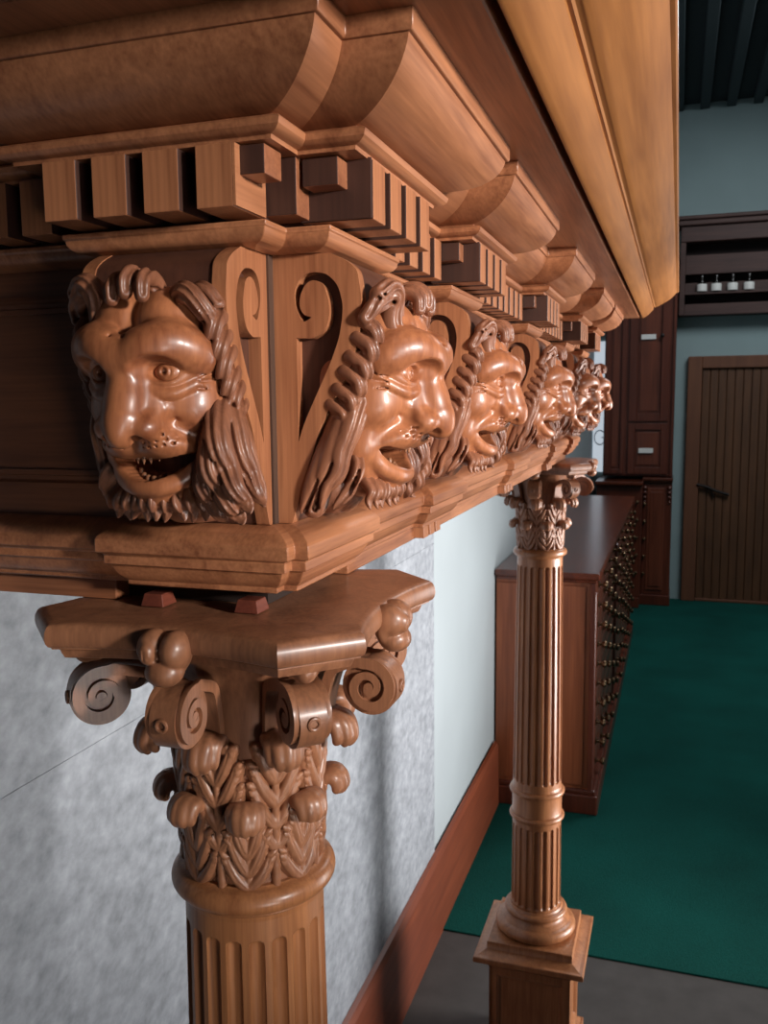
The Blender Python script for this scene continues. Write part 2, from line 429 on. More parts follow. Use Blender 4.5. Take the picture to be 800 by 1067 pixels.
mb = MB(); mb.box(.246,.268,YF-.02,YF,1.04,2.66); mb.build('corner_post', W_DARK, cb, bevel=.005, loc=lo)
mb = MB(); mb.box(.05,.270,YF-.01,7.026,.09,.99); mb.box(-.30,.05,6.60,7.026,.09,.97)
mb.build('lower_body', W_DARK, cb, bevel=.006, loc=lo)
mb = MB(); mb.box(.045,.276,YF-.045,7.026,1.008,1.034); mb.box(-.31,.055,6.55,7.026,.985,1.012); mb.box(.05,.274,YF-.03,7.026,.99,1.008); mb.box(-.305,.05,6.57,7.026,.97,.985)
mb.build('ledge', W_DARKX, cb, bevel=.006, loc=lo)
mb = MB(); mb.box(.04,.275,YF-.03,7.026,.006,.09); mb.box(-.31,.045,6.58,7.026,.006,.09)
mb.build('plinth', W_DARK, cb, bevel=.006, loc=lo)
mb = MB(); mb.box(.085,.215,YF-.018,YF-.01,.13,.95); mb.box(.105,.195,YF-.024,YF-.018,.16,.92)
mb.build('lower_panel', W_DARK2, cb, bevel=.004, loc=lo)
for x, y in ((.066,YF-.012),(.252,YF-.012)):
    mb = MB()
    for i, r in enumerate((.022,.019,.015,.011)): mb.lathe([(.0001,-r),(r*.7,-r*.7),(r,0),(r*.7,r*.7),(.0001,r)], 14, x, y-.008)
    v = []; 
    n = len(mb.v)//4
    for i in range(4): v += [(p[0],p[1],p[2]+.95-.037*i) for p in mb.v[i*n:(i+1)*n]]
    mb.v = v
    mb.build('carved_drop', W_DARK, cb, smooth=.8, loc=lo)
kd = None
for z in (.82,.68,.54,.40,.26):
    if kd is None: kd = MB().lathe([(.0001,0),(.009,.001),(.004,.006),(.011,.016),(.0125,.022),(.0001,.028)], 14, axis='Y').build('knob', M_BRASS, cb, smooth=.8); o = kd
    else: o = kd.copy(); COL.objects.link(o)
    o.location = (lo[0]+.066, lo[1]+YF-.010, lo[2]+z)
    o2 = kd.copy(); COL.objects.link(o2); o2.location = (lo[0]+.015, lo[1]+6.60, lo[2]+z+.03)

# white banner beside the cupboard
bn = empty('banner', (-.32,7.026,1.05), 'narrow white banner with grey ring mark left of the tall cupboard', 'banner')
lo = at(bn)
MB().box(-.372,-.270,7.012,7.026,1.05,2.12).build('sheet', M_BANNER, bn, loc=lo)
mb = MB(); n = 40; cx, cz = -.315, 1.335
v = []; f = []
for i in range(n+1):
    a = math.radians(40)+math.radians(280)*i/n
    for r in (.040,.047):
        for y in (7.009,7.012): v.append((cx+r*math.cos(a), y, cz+1.35*r*math.sin(a)))
for i in range(n):
    b = i*4
    for p, q in ((0,1),(1,3),(3,2),(2,0)): f.append((b+p,b+q,b+4+q,b+4+p))
mb.add(v, f); mb.add([(cx+.012,7.009,cz-.004),(cx+.047,7.009,cz-.004),(cx+.047,7.009,cz+.004),(cx+.012,7.009,cz+.004),(cx+.012,7.012,cz-.004),(cx+.047,7.012,cz-.004),(cx+.047,7.012,cz+.004),(cx+.012,7.012,cz+.004)],
   [(0,3,2,1),(4,5,6,7),(0,1,5,4),(1,2,6,5),(2,3,7,6),(3,0,4,7)])
tag(mb.build('ring_mark', M_GREYPRINT, bn, loc=lo), 'grey printed ring mark')

# wall shelf with bottles
sh = empty('wall_shelf', (.9,7.026,2.28), 'long dark wooden wall shelf with cornice high above the plank door', 'shelf')
lo = at(sh)
X0, X1 = .288, 2.1
mb = MB(); mb.box(X0-.01,X0+.03,6.84,7.026,2.29,2.96); mb.build('side_board', W_SHELF, sh, bevel=.004, loc=lo)
mb = MB(); mb.box(X1-.03,X1,6.84,7.026,2.29,2.96); mb.build('side_board', W_SHELF, sh, bevel=.004, loc=lo)
mb = MB(); mb.box(X0-.05,X1+.03,6.78,7.026,3.0,3.03); mb.box(X0-.03,X1+.02,6.80,7.026,2.96,3.0); mb.box(X0-.01,X1,6.83,7.026,2.84,2.96); mb.build('cornice', W_SHELF, sh, bevel=.008, loc=lo)
mb = MB(); mb.box(X0+.03,X1-.03,7.0,7.026,2.29,2.84); mb.build('back_board', plain('shelf_back_paint', (40,28,27), .8), sh, loc=lo)
for z0, z1 in ((2.29,2.375),(2.447,2.54),(2.60,2.745)):
    mb = MB(); mb.box(X0+.03,X1-.03,6.862,6.88,z0,z1) if z0 != 2.447 else mb.box(X0+.03,X1-.03,6.90,6.92,z0,z1)
    mb.box(X0+.03,X1-.03,6.86,7.0,z0,z0+.018)
    mb.build('shelf_board', W_SHELF, sh, bevel=.003, loc=lo)
b0 = None
names = ['leftmost small dark bottle with white label on the wall shelf, next to the side board', 'second small dark bottle from the side board on the wall shelf', 'third small dark bottle from the side board on the wall shelf', 'rightmost small dark bottle with white label on the wall shelf, farthest from the side board']
for i, x in enumerate((.443,.548,.665,.782)):
    if b0 is None:
        b = b0 = empty('bottle', (x,6.88,2.4655))
        MB().lathe([(.0001,0),(.030,0),(.036,.004),(.0372,.052),(.032,.066),(.014,.074),(.012,.088),(.016,.091),(.016,.097),(.0001,.098)], 24).build('glass_body', M_GLASS, b, smooth=.7)
        l = MB().lathe([(.0362,.004),(.0380,.006),(.0380,.054),(.0350,.060)], 24).build('label', M_LABEL, b, smooth=.7); tag(l, 'white paper label')
        MB().lathe([(.0001,.097),(.011,.098),(.009,.106),(.015,.112),(.013,.124),(.0001,.127)], 18).build('stopper', M_GLASS, b, smooth=.7)
    else: b = copy_tree(b0); b.location = (x,6.88,2.4655)
    tag(b, names[i], 'bottle', 'bottles on the wall shelf')

# ================================================================== entablature
CY = [0.0, .305, .75, 1.195, 1.5]
YE = 1.5
ent = empty('entablature', (-.15,.75,1.5135), 'long carved honey-brown wooden mantel entablature with deep cornice resting on the two columns', 'mantel')
LO = at(ent)
def epart(o): o.location = tuple(LO); return o
def ressaut_path():
    p = [(-.366,0,0, 0,-1,0), (0,-1,0, 0,-1,0), (0,-1,0, 0,-1,-1), (0,1,0, 0,-1,-1), (0,1,0, 0,-1,0)]
    for i, c in enumerate(CY):
        if i: p.append((0,1,0, c,-1,0))
        p += [(0,1,1, c,-1,0), (0,1,1, c,1,0), (0,1,0, c,1,0)]
    p += [(0,1,0, YE,1,1), (0,-1,0, YE,1,1), (0,-1,0, YE,1,0), (-.366,0,0, YE,1,0)]
    return p
RP = ressaut_path()
SP = [(-.366,0,0, 0,-1,0), (0,1,0, 0,-1,0), (0,1,0, YE,1,0), (-.366,0,0, YE,1,0)]
def arc(c, r, a0, a1, n=10):
    return [(c[0]+r[0]*math.cos(math.radians(a0+(a1-a0)*i/n)), c[1]+r[1]*math.sin(math.radians(a0+(a1-a0)*i/n))) for i in range(n+1)]

# plain fascia band and frieze board
FP1 = [(-.366,0,0, 0,-1,0), (-.078,0,0, 0,-1,0)]
FP2 = [(0,1,0, .082,0,0), (0,1,0, YE,1,0), (-.366,0,0, YE,1,0)]
FPR = [(.02,0,1.5135),(.050,0,1.5135),(.050,0,1.535),(.02,0,1.535)]
epart(sweep('fascia', FPR, FP1, W_HONEY_X, ent, bevel=.0012)); epart(sweep('fascia', FPR, FP2, W_HONEY_Y, ent, bevel=.0012))
epart(MB().box(-.079,.034,-.034,.083,1.5135,1.535).build('corner_backing', M_DARKGAP, ent))  # near-black colour paints in the deep shade under the corner moulding
rb = .010
prof = [(.02,0,1.529),(.0555,rb,1.529),(.0565,rb,1.5295),(.0565,rb,1.533),(.058,rb,1.534)] + [(.058+.006*t, rb, 1.5345+.009*(t**1.6)) for t in (.15,.3,.5,.7,.85,1)] + \
       [(.0645,rb,1.5445),(.0675,rb,1.545),(.0675,rb,1.5515),(.0685,rb,1.5525),(.0710,rb,1.5535),(.0715,rb,1.5545),(.0715,rb,1.5625),(.070,rb,1.5650),(.064,rb,1.5695),(.055,rb,1.5730),(.02,0,1.5735)]
epart(sweep('base_moulding', prof, RP, W_HONEY_Y, ent, .5, bevel=.0006))
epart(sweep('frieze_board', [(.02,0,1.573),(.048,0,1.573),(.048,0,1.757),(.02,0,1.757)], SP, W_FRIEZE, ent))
# raised panel mouldings of the frieze (left return and between the heads)
def frame(name, a0, a1, z0, z1, side, mat):
    pr = [(0,0),(0,.0035),(.003,.0045),(.005,.002),(.008,.002),(.009,.004),(.0125,.004),(.0125,0)]
    v = []; f = []; n = len(pr)
    for (a, z, sa, sz) in ((a0,z0,1,1),(a1,z0,-1,1),(a1,z1,-1,-1),(a0,z1,1,-1)):
        for d, h in pr:
            if side == 'L': v.append((a+sa*d, -.0475-h, z+sz*d))
            else: v.append((.0475+h, a+sa*d, z+sz*d))
    for i in range(4):
        for k in range(n):
            j = (k+1) % n; ii = (i+1) % 4
            f.append((i*n+k, i*n+j, ii*n+j, ii*n+k))
    return epart(mesh(name, v, f, mat, ent, .5))
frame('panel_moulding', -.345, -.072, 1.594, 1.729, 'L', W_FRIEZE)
for a, b in ((.075,.23),(.38,.675),(.825,1.12),(1.27,1.425)):
    frame('panel_moulding', a, b, 1.594, 1.729, 'F', W_HONEY_Y)
epart(MB().box(.040,.0512,-.0565,-.0485,1.5735,1.7465).build('corner_post', W_CRACK, ent))
# bed moulding below the dentils
rt = .036
prof = [(.02,0,1.7465),(.058,.029,1.7465),(.0605,.029,1.7475)]+[(.0605+.009*math.sin(t*PI/2), .029, 1.7475+.008*(1-math.cos(t*PI/2))) for t in (.25,.5,.75,1)]+[(.0705,.029,1.7560),(.0705,.029,1.7590),(.062,.029,1.7605),(.02,0,1.7615)]
epart(sweep('bed_moulding', prof, RP, W_HONEY_Y, ent, .5, bevel=.0005))
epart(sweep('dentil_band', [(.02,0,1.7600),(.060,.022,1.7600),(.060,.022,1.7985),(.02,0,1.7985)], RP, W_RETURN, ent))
# ovolo moulding above the dentils
prof = [(.02,0,1.7965),(.0855,rt,1.7965),(.0860,rt,1.7988),(.0872,rt,1.7990)]+[(.0872+.0073*math.sin(t*PI/2), rt, 1.7990+.0045*(1-math.cos(t*PI/2))) for t in (.25,.5,.75,1)]+[(.0950,rt,1.8050),(.0935,rt,1.8065),(.0885,rt,1.8072),(.0850,rt,1.8085),(.02,0,1.8095)]
epart(sweep('ovolo_moulding', prof, RP, W_HONEY_Y, ent, .5))
# large quarter-round
q = [(.85*a+.15*(.0870+.0445*i/16), .85*b+.15*(1.8090+.0290*i/16)) for i, (a, b) in enumerate(arc((.0870,1.8380), (.0445,.0290), -90, 0, 16))]
prof = [(.02,0,1.8082),(.0865,rt,1.8082)]+[(e,rt,z) for e, z in q]+[(.1305,rt,1.8385),(.02,0,1.8385)]
epart(sweep('quarter_round', prof, RP, W_HONEY_Y, ent, .7))
prof = [(.02,0,1.8375),(.1335,rt,1.8375),(.1345,rt,1.8395),(.1345,rt,1.8485),(.02,0,1.8485)]
epart(sweep('top_fillet', prof, RP, W_HONEY_Y, ent, .5, bevel=.0005))
# soffit, bead and crowning cornice (all the way round)
epart(sweep('soffit', [(.02,0,1.848),(.2035,0,1.848),(.2045,0,1.849),(.2045,0,1.866),(.02,0,1.866)], SP, W_HONEY_Y, ent, .5))
prof = [(.10,0,1.8655),(.2105,0,1.8655),(.2105,0,1.8490),(.2115,0,1.8478),(.2140,0,1.8480)]+[(.2140+.0215*t, 0, 1.8480+.0220*t-.0022*math.sin(PI*t)) for t in (.15,.3,.45,.6,.75,.9,1)]+[(.2355,0,1.874),(.10,0,1.874)]
epart(sweep('inner_cyma', prof, SP, W_GOLD, ent, .6))
cy = [(.244,1.8765)]+[(.244+.044*t, 1.8765+.036*(t**1.35)+.0012*math.sin(2*PI*t)) for t in (.12,.25,.38,.5,.62,.75,.88,1)]
prof = [(.10,0,1.8735),(.238,0,1.8735),(.2395,0,1.8755),(.2425,0,1.8765)]+[(e,0,z) for e, z in cy]+[(.2915,0,1.9135),(.293,0,1.9155),(.293,0,1.928),(.288,0,1.934),(.10,0,1.934)]
epart(sweep('crown_moulding', prof, SP, W_GOLD, ent, .6))
epart(MB().box(-.366,.286,-.286,YE+.286,1.934,1.962).build('top_board', W_HONEY_Y, ent, bevel=.004))
epart(MB().box(-.364,.024,-.024,YE+.024,1.516,1.93).build('core', M_DARKGAP, ent))
# dentils
dent0 = None
def dentil(x, y, rot):
    global dent0
    if dent0 is None:
        o = dent0 = MB().box(-.018,.0285,-.0117,.0117,1.7618-1.779,1.7962-1.779).build('dentil', W_HONEY_Z, ent, bevel=.0007)
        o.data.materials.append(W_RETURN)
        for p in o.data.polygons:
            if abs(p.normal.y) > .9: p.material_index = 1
    else: o = dent0.copy(); COL.objects.link(o)
    o.location = (LO[0]+x, LO[1]+y, LO[2]+1.779); o.rotation_euler = (0,0,rot)
for c in CY:
    for d in (-.0515,-.0172,.0172,.0515): dentil(.096, c+d, 0)
for d in (-.0515,-.0172,.0172,.0515): dentil(d, -.096, -PI/2)
epart(MB().box(.0632,.0648,-.1245,-.086,1.7622,1.7958).build('dentil_side', W_HONEY_Y, ent))
for a, b in zip(CY[:-1], CY[1:]):
    n = int(round((b-a-.19)/.0343)); 
    for i in range(n+1): dentil(.064, a+.095+(b-a-.19)*i/n, 0)
for i in range(8): dentil(-.095-i*.0343, -.064, -PI/2)
def darkfront(o):
    o.data.materials.append(W_RETURN)
    for p in o.data.polygons:
        if p.normal.y < -.9: p.material_index = 1
def ret_block(x0, x1, y0, y1, z0=1.7795, z1=1.7955):
    o = epart(MB().box(x0,x1,y0,y1,z0,z1).build('return_block', W_HONEY_X, ent, bevel=.0007)); darkfront(o)
for c in CY:
    ret_block(.086,.1085,c-.080,c-.058)
    epart(MB().box(.078,.1235,c-.0646,c-.0625,1.7625,1.7972).build('return_panel', W_RETURN, ent))
ret_block(.058,.080,-.1185,-.096)
darkfront(epart(MB().box(.056,.0835,-.0835,-.056,1.7635,1.7975).build('corner_dentil', W_HONEY_X, ent, bevel=.0007)))
# guttae: little tapered pegs below each projection
g0 = None
def gutta(x, y, rot, red=False):
    global g0
    mb = MB(); mb.frustum(-.004,.010,-.007 if red else -.008,.007 if red else .008,1.5138 if red else 1.515,1.5225 if red else 1.5295,.002 if red else .001)
    o = mb.build('gutta', W_RED if red else W_HONEY_Z, ent, bevel=.0006); o.location = (LO[0]+x, LO[1]+y, LO[2]); o.rotation_euler = (0,0,rot)
for c in CY[1:4]:
    for d in (-.024,0,.024): gutta(.050, c+d, 0)
for d in (-.040, .032): gutta(d, -.052, -PI/2, True)

# ================================================================== lion-head corbels
OUT = [(0.056,1.747),(0.091,1.746),(0.101,1.741),(0.108,1.735),(0.11,1.727),(0.111,1.719),(0.111,1.71),(0.11,1.698),(0.107,1.686),(0.102,1.673),(0.095,1.66),(0.088,1.648),(0.081,1.634),(0.076,1.619),(0.071,1.605),(0.066,1.589),(0.061,1.574)]
HOLE = [(0.0775,1.7068),(0.0748,1.7052),(0.0714,1.7045),(0.0685,1.709),(0.0665,1.715),(0.0660,1.722),(0.0678,1.728),(0.0708,1.732),(0.0755,1.7343),(0.081,1.7347),(0.087,1.7335),(0.092,1.730),(0.0958,1.725),(0.098,1.718),(0.0987,1.712),(0.098,1.704),(0.096,1.694),(0.092,1.683),(0.087,1.672),(0.081,1.66),(0.075,1.648),(0.07,1.637),(0.0665,1.627),(0.0668,1.694),(0.0777,1.6935),(0.083,1.696),(0.087,1.7),(0.0893,1.707),(0.0893,1.715),(0.088,1.721),(0.0858,1.7265),(0.082,1.7292),(0.078,1.7297),(0.074,1.7275),(0.071,1.723),(0.0695,1.718),(0.0697,1.713),(0.0718,1.7092),(0.0742,1.7077)]
o_s = [tuple(p) for p in catmull(OUT[1:], 4)]
OUTL = [(.0485,1.5735),(.0485,1.7465)] + [(min(a,.1115), min(b,1.7465)) for a, b in o_s] + [(.0605,1.5735)]
h1 = [tuple(p) for p in catmull(HOLE[:23], 4)]; h2 = [tuple(p) for p in catmull(HOLE[24:], 4)]
HOLEL = h1 + [HOLE[23]] + h2
BX, BZ = .05, 1.5735                       # corbel origin
def plate(name, outer, hole, l0, l1, mat, parent, bevel):
    loops = [outer] + ([hole] if hole else [])
    pl = [p for lp in loops for p in lp]; n = len(pl)
    tris = tessellate_polygon([[Vector((a,b,0)) for a,b in lp] for lp in loops])
    v = [(a-BX, l0, b-BZ) for a,b in pl]+[(a-BX, l1, b-BZ) for a,b in pl]
    f = [tuple(t) for t in tris]+[tuple(i+n for i in t)[::-1] for t in tris]
    s = 0
    for lp in loops:
        m = len(lp)
        for i in range(m): f.append((s+i, s+(i+1)%m, s+(i+1)%m+n, s+i+n))
        s += m
    return mesh(name, v, f, mat, parent, .6)

def carve_face():
    F = Field((.066,-.058,1.584),(.170,.058,1.730),.00085)
    F.ell((.088,0,1.668),(.042,.042,.056),0)
    F.ell((.096,0,1.614),(.025,.036,.022),.010)                          # jaw
    for s in (1,-1):
        F.ell((.1125,s*.0140,1.6980),(.0235,.0215,.0235),.012)           # forehead
        P = catmull([(.1420,s*.004,1.6785),(.1412,s*.014,1.6838),(.1335,s*.026,1.6870),(.1185,s*.0372,1.6795)], 4)
        for a, b in zip(P[:-1], P[1:]): F.cap(a, b, .0070, .0060, .012)
        F.ell((.1065,s*.0270,1.6510),(.0215,.0160,.0185),.016)           # cheek
        F.ell((.1190,s*.0150,1.6560),(.0150,.0140,.0160),.008)
    F.cap((.128,0,1.716),(.1400,0,1.690),.0020,.0024,.006,True)          # frown crease
    for s in (1,-1):
        F.ell((.1490,s*.0225,1.6700),(.0205,.0150,.0098),.0022,True)     # socket below a sharp brow
        F.cap((.1480,s*.0050,1.6900),(.1440,s*.0075,1.6800),.0012,.0012,.003,True)
    # nose: broad, straight, its tip drooping
    P = [(.1355,0,1.6800),(.1385,0,1.6680),(.1425,0,1.6560),(.1455,0,1.6450)]; R = [.0078,.0092,.0108,.0125]
    for i in range(3): F.cap(P[i],P[i+1],R[i],R[i+1],.006)
    for s in (1,-1): F.cap((.1290,s*.008,1.672),(.1335,s*.0125,1.647),.0075,.0090,.006)
    F.ell((.1475,0,1.6395),(.0115,.0092,.0105),.004)
    F.ell((.1495,0,1.6345),(.0075,.0060,.0065),.004)
    for s in (1,-1):
        F.ell((.1385,s*.0130,1.6395),(.0125,.0085,.0085),.004)
        F.cap((.1270,s*.0235,1.6440),(.1400,s*.0215,1.6370),.0010,.0008,.003,True)
        F.ell((.1450,s*.0090,1.6315),(.0075,.0045,.0042),.0015,True)
    # broad muzzle
    for s in (1,-1):
        F.ell((.1150,s*.0120,1.6300),(.0235,.0190,.0112),.006)
        F.ell((.1070,s*.0240,1.6290),(.0165,.0120,.0090),.006)
        F.cap((.1350,s*.0235,1.6440),(.1150,s*.0365,1.6270),.0012,.0012,.007,True)
    F.cap((.1400,0,1.632),(.1385,0,1.621),.0012,.0012,.004,True)
    # lower lip and chin
    P = catmull([(.1060,.0310,1.6240),(.1150,.0220,1.6095),(.1215,.0105,1.6040),(.1228,0,1.6032),(.1215,-.0105,1.6040),(.1150,-.0220,1.6095),(.1060,-.0310,1.6240)], 4)
    for a, b in zip(P[:-1], P[1:]): F.cap(a, b, .0042, .0042, .004)
    F.ell((.1080,0,1.5970),(.0130,.0175,.0090),.005)
    # open mouth
    for i in range(-8,9):
        q = abs(i)/8; y = i*.0034; z = 1.6130+.0100*q**1.6
        F.ell((.1100-.0060*q*q, y, z),(.0290-.010*q*q,.0042,.0076-.0046*q**1.5),.0010,True)
    for s in (1,-1):
        F.ell((.0990,s*.0320,1.6240),(.0130,.0085,.0130),.006)
        F.cap((.1120,s*.0285,1.6290),(.1075,s*.0320,1.6200),.0040,.0036,.003)
    # eyelids and bags
    for s in (1,-1):
        F.ell((.1235,s*.0215,1.6695),(.0110,.0130,.0100),.002)
        for pts, r in (([(.1345,s*.0115,1.6700),(.1358,s*.0165,1.6752),(.1335,s*.0250,1.6762),(.1250,s*.0330,1.6712)],.0016),
                       ([(.1345,s*.0115,1.6690),(.1352,s*.0165,1.6655),(.1330,s*.0250,1.6650),(.1250,s*.0330,1.6702)],.0016),
                       ([(.1345,s*.0105,1.6640),(.1350,s*.0165,1.6595),(.1315,s*.0260,1.6592),(.1220,s*.0355,1.6650)],.0028)):
            P = catmull(pts, 5)
            for a, b in zip(P[:-1], P[1:]): F.cap(a, b, r, r, .0022)
        F.ell((.1390,s*.0212,1.6708),(.0115,.0088,.0052),.0012,True)
        for k in range(3): F.cap((.1235,s*(.0375-.001*k),1.6690-.0035*k),(.1150,s*(.0420-.001*k),1.6720-.0055*k),.0009,.0005,.0012,True)
    # whisker pores
    for s in (1,-1):
        for r in range(3):
            for c in range(5):
                y = s*(.0075+c*.0041+.0012*(r%2)); q = (y*s-.012)/.019
                x = .115+.0235*math.sqrt(max(0,1-q*q-(( .0010+.0026*r-.0006*c-.001)/.0112)**2))
                F.ell((x, y, 1.6312+.0026-.0030*r+.0006*c),(.0040,.0009,.0009),.0004,True)
    return F
def carve_hair():
    F = Field((.058,-.076,1.572),(.166,.076,1.742),.0009)
    F.ell((.076,0,1.690),(.032,.046,.040),0)                             # mass of hair behind the face
    rnd = random.Random(7)
    def lock(pts, r0, r1, s, ng=3):
        P = catmull(pts, 7); m = len(P)
        rf = (lambda t: r0*(1-.22*t)*(1-t**4.5)+.0007) if r1 < .004 else (lambda t: r0+(r1-r0)*t)
        for i in range(m-1): F.cap(P[i], P[i+1], rf(i/(m-1)), rf((i+1)/(m-1)), .0006)
        for gI in range(ng):                                             # grooves run along the lock
            off = -.75+1.5*gI/(ng-1) if ng > 1 else 0
            for i in range(1, m-2):
                q = []
                for j in (i, i+1):
                    rr = rf(j/(m-1)); t = P[min(j+1,m-1)]-P[max(j-1,0)]; t = t/np.linalg.norm(t)
                    side = np.cross(t, np.array([1.,0,.35])); side /= np.linalg.norm(side)+1e-9; out = np.cross(side, t)
                    if out[0]+.4*out[2] < 0: out = -out
                    q.append(P[j]+rr*(out*math.cos(off)+side*math.sin(off)))
                F.cap(q[0], q[1], .0010, .0010, .0016, True)
    # centre tuft: a knuckled clump rolling forward
    for l, dz, dx in ((-.0075,0,0),(.0005,.003,.002),(.0085,.001,.001)):
        lock([(.108,l*.8,1.700),(.114+dx,l,1.713+dz),(.121+dx,l*1.1,1.722+dz),(.130+dx,l*1.2,1.7245+dz),(.137+dx,l*1.3,1.720+dz),(.1375+dx,l*1.3,1.713+dz)], .0062, .0042, 1, 2)
    # big lock swept up from one brow, and a shorter one opposite
    lock([(.127,-.0240,1.692),(.1235,-.0255,1.703),(.1245,-.0270,1.714),(.127,-.0310,1.7215),(.1255,-.0375,1.7235),(.121,-.0445,1.7190)], .0088, .0062, 1, 3)
    lock([(.121,-.0300,1.720),(.1225,-.0390,1.7165),(.119,-.0470,1.7120),(.114,-.0500,1.7050)], .0062, .0050, 1, 2)
    lock([(.111,.0190,1.702),(.118,.0230,1.7120),(.1245,.0290,1.7165),(.1270,.0360,1.7140),(.1245,.0420,1.7060),(.1180,.0440,1.6995)], .0074, .0052, 1, 3)
    lock([(.106,.0240,1.708),(.112,.0320,1.7180),(.116,.0400,1.7170),(.115,.0460,1.7100)], .0062, .0045, 1, 2)
    for s in (1,-1):
        # tumbling locks beside the temple
        for i, (x, y, z, r) in enumerate(((.1130,.0440,1.6960,.0072),(.1110,.0460,1.6850,.0068),(.1070,.0468,1.6745,.0066),(.1030,.0472,1.6640,.0064),(.0985,.0475,1.6540,.0062),(.0930,.0470,1.6445,.0058))):
            j = rnd.uniform(-.0015,.0015)
            lock([(x-.012,s*(y-.010),z+.009),(x-.004,s*(y-.001),z+.0085+j),(x+.0045,s*(y+.001),z+.003+j),(x+.0050,s*(y-.0005),z-.004),(x-.001,s*(y-.002),z-.0065)], r*.9, r*.72, s, 2)
            F.ell((x+.001,s*(y+.006),z-.001),(.0028,.0030,.0026),.0008,True)
    # whiskers: flowing forward on one side, hugging the bracket on the other
    F.chain([(.104,.036,1.650),(.112,.0420,1.630),(.108,.046,1.610),(.098,.048,1.592)], .0095, .0060, 8, .003)
    F.chain([(.094,.038,1.648),(.094,.0470,1.620),(.088,.048,1.598)], .0085, .0060, 8, .003)
    lock([(.104,.0390,1.652),(.117,.0440,1.641),(.1235,.0480,1.628),(.1190,.0510,1.615),(.1215,.0570,1.603),(.1160,.0615,1.5940),(.1190,.0650,1.5890)], .0078, .0030, 1, 3)
    lock([(.105,.0360,1.642),(.117,.0405,1.629),(.1225,.0420,1.615),(.1170,.0450,1.604),(.1180,.0510,1.5940),(.1120,.0545,1.5860),(.1150,.0580,1.5820)], .0076, .0028, 1, 3)
    lock([(.104,.0320,1.630),(.1140,.0350,1.617),(.1180,.0350,1.605),(.1130,.0375,1.595),(.1140,.0425,1.5870),(.1100,.0450,1.5810)], .0068, .0026, 1, 3)
    lock([(.096,.0400,1.654),(.105,.0490,1.640),(.108,.0540,1.624),(.103,.0570,1.611),(.1050,.0630,1.599),(.1000,.0665,1.5910)], .0074, .0028, 1, 3)
    lock([(.092,.0420,1.644),(.096,.0500,1.628),(.095,.0540,1.612),(.090,.0570,1.600),(.0920,.0610,1.5890)], .0068, .0026, 1, 3)
    F.chain([(.094,-.037,1.650),(.090,-.041,1.628),(.080,-.042,1.604),(.074,-.044,1.584)], .0088, .0072, 8, .003)
    lock([(.105,-.0385,1.653),(.1020,-.0455,1.638),(.0955,-.0480,1.622),(.0925,-.0480,1.608),(.0860,-.0505,1.596),(.0830,-.0515,1.5820)], .0076, .0036, -1, 3)
    lock([(.100,-.0390,1.650),(.0930,-.0465,1.631),(.0860,-.0480,1.613),(.0800,-.0485,1.599),(.0750,-.0505,1.5820)], .0074, .0036, -1, 3)
    lock([(.095,-.0390,1.646),(.0860,-.0455,1.625),(.0780,-.0475,1.606),(.0720,-.0485,1.592),(.0680,-.0500,1.5800)], .0066, .0034, -1, 3)
    # a leaf-like tuft below the jaw
    for i in range(4):
        lock([(.1000-.001*i,-.0340,1.6180-.0050*i),(.1050-.002*i,-.0415,1.6100-.0048*i),(.1030-.003*i,-.0460,1.6010-.0042*i),(.0960-.002*i,-.0480,1.5960-.0042*i)], .0040, .0014, -1, 2)
    # beard under the chin
    F.ell((.100,0,1.597),(.018,.026,.010),.003)
    for i in range(9):
        l = (i-4)*.0064; w = math.sin(i*2.3)
        lock([(.104-abs(l)*.3,l*.8,1.606),(.1150-abs(l)*.35,l,1.5990),(.1185-abs(l)*.3+.001*w,l*1.12,1.5930),(.1165-abs(l)*.3,l*1.2+.0010*w,1.5875),(.1185-abs(l)*.3,l*1.24+.0030*w,1.5820-.001*(i%2))], .0044, .0010, 1, 2)
    F.cap((.068,0,1.60),(.068,0,1.66),.028,.034,.002)
    q = F.sl((.0,-1,1.0),(1,1,1.5755)); F.F[q] = np.maximum(F.F[q], .001)
    zs = F.ax[2]; zz = np.array([b for a, b in OUT])[::-1]; oo = np.array([a for a, b in OUT])[::-1]
    fr = np.interp(zs, zz[1:], oo[1:])-.011                              # keep out of the pierced side panels
    m = (F.ax[0][:,None,None] < fr[None,None,:])
    F.F = np.where(m, np.maximum(F.F, np.abs(F.ax[1])[None,:,None]-.0395), F.F).astype(np.float32)
    return F
def carve_eye(s):
    F = Field((.112,s*.0215-.012,1.660),(.138,s*.0215+.012,1.683),.0006)
    c = (.1268,s*.0213,1.6712); F.ell(c,(.0094,.0100,.0080),0)
    for j in range(24):
        a, b = 2*PI*j/24, 2*PI*(j+1)/24
        p = lambda t: (.1357-.0006*math.cos(t)*s, s*.0215+.0042*math.cos(t), 1.6712+.0042*math.sin(t))
        F.cap(p(a), p(b), .0006, .0006, .0004, True)
    F.ell((.1368,s*.0212,1.6714),(.0038,.0022,.0022),.0006,True)
    return F
corb = empty('lion_corbel', (BX,0,BZ))
CB_LO = (0,0,0)
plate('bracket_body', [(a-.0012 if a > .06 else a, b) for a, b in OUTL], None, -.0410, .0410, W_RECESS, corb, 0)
for s in (-1,1):
    plate('scroll_panel', OUTL, HOLEL, s*.0405, s*.0497, W_HONEY_Z, corb, .0005)
hd = carve_face().build('face', W_CARVE, corb, (BX,0,BZ))
carve_hair().build('mane', W_HAIR, corb, (BX,0,BZ))
for s in (-1,1): carve_eye(s).build('eye', W_CARVE, hd, (BX,0,BZ))
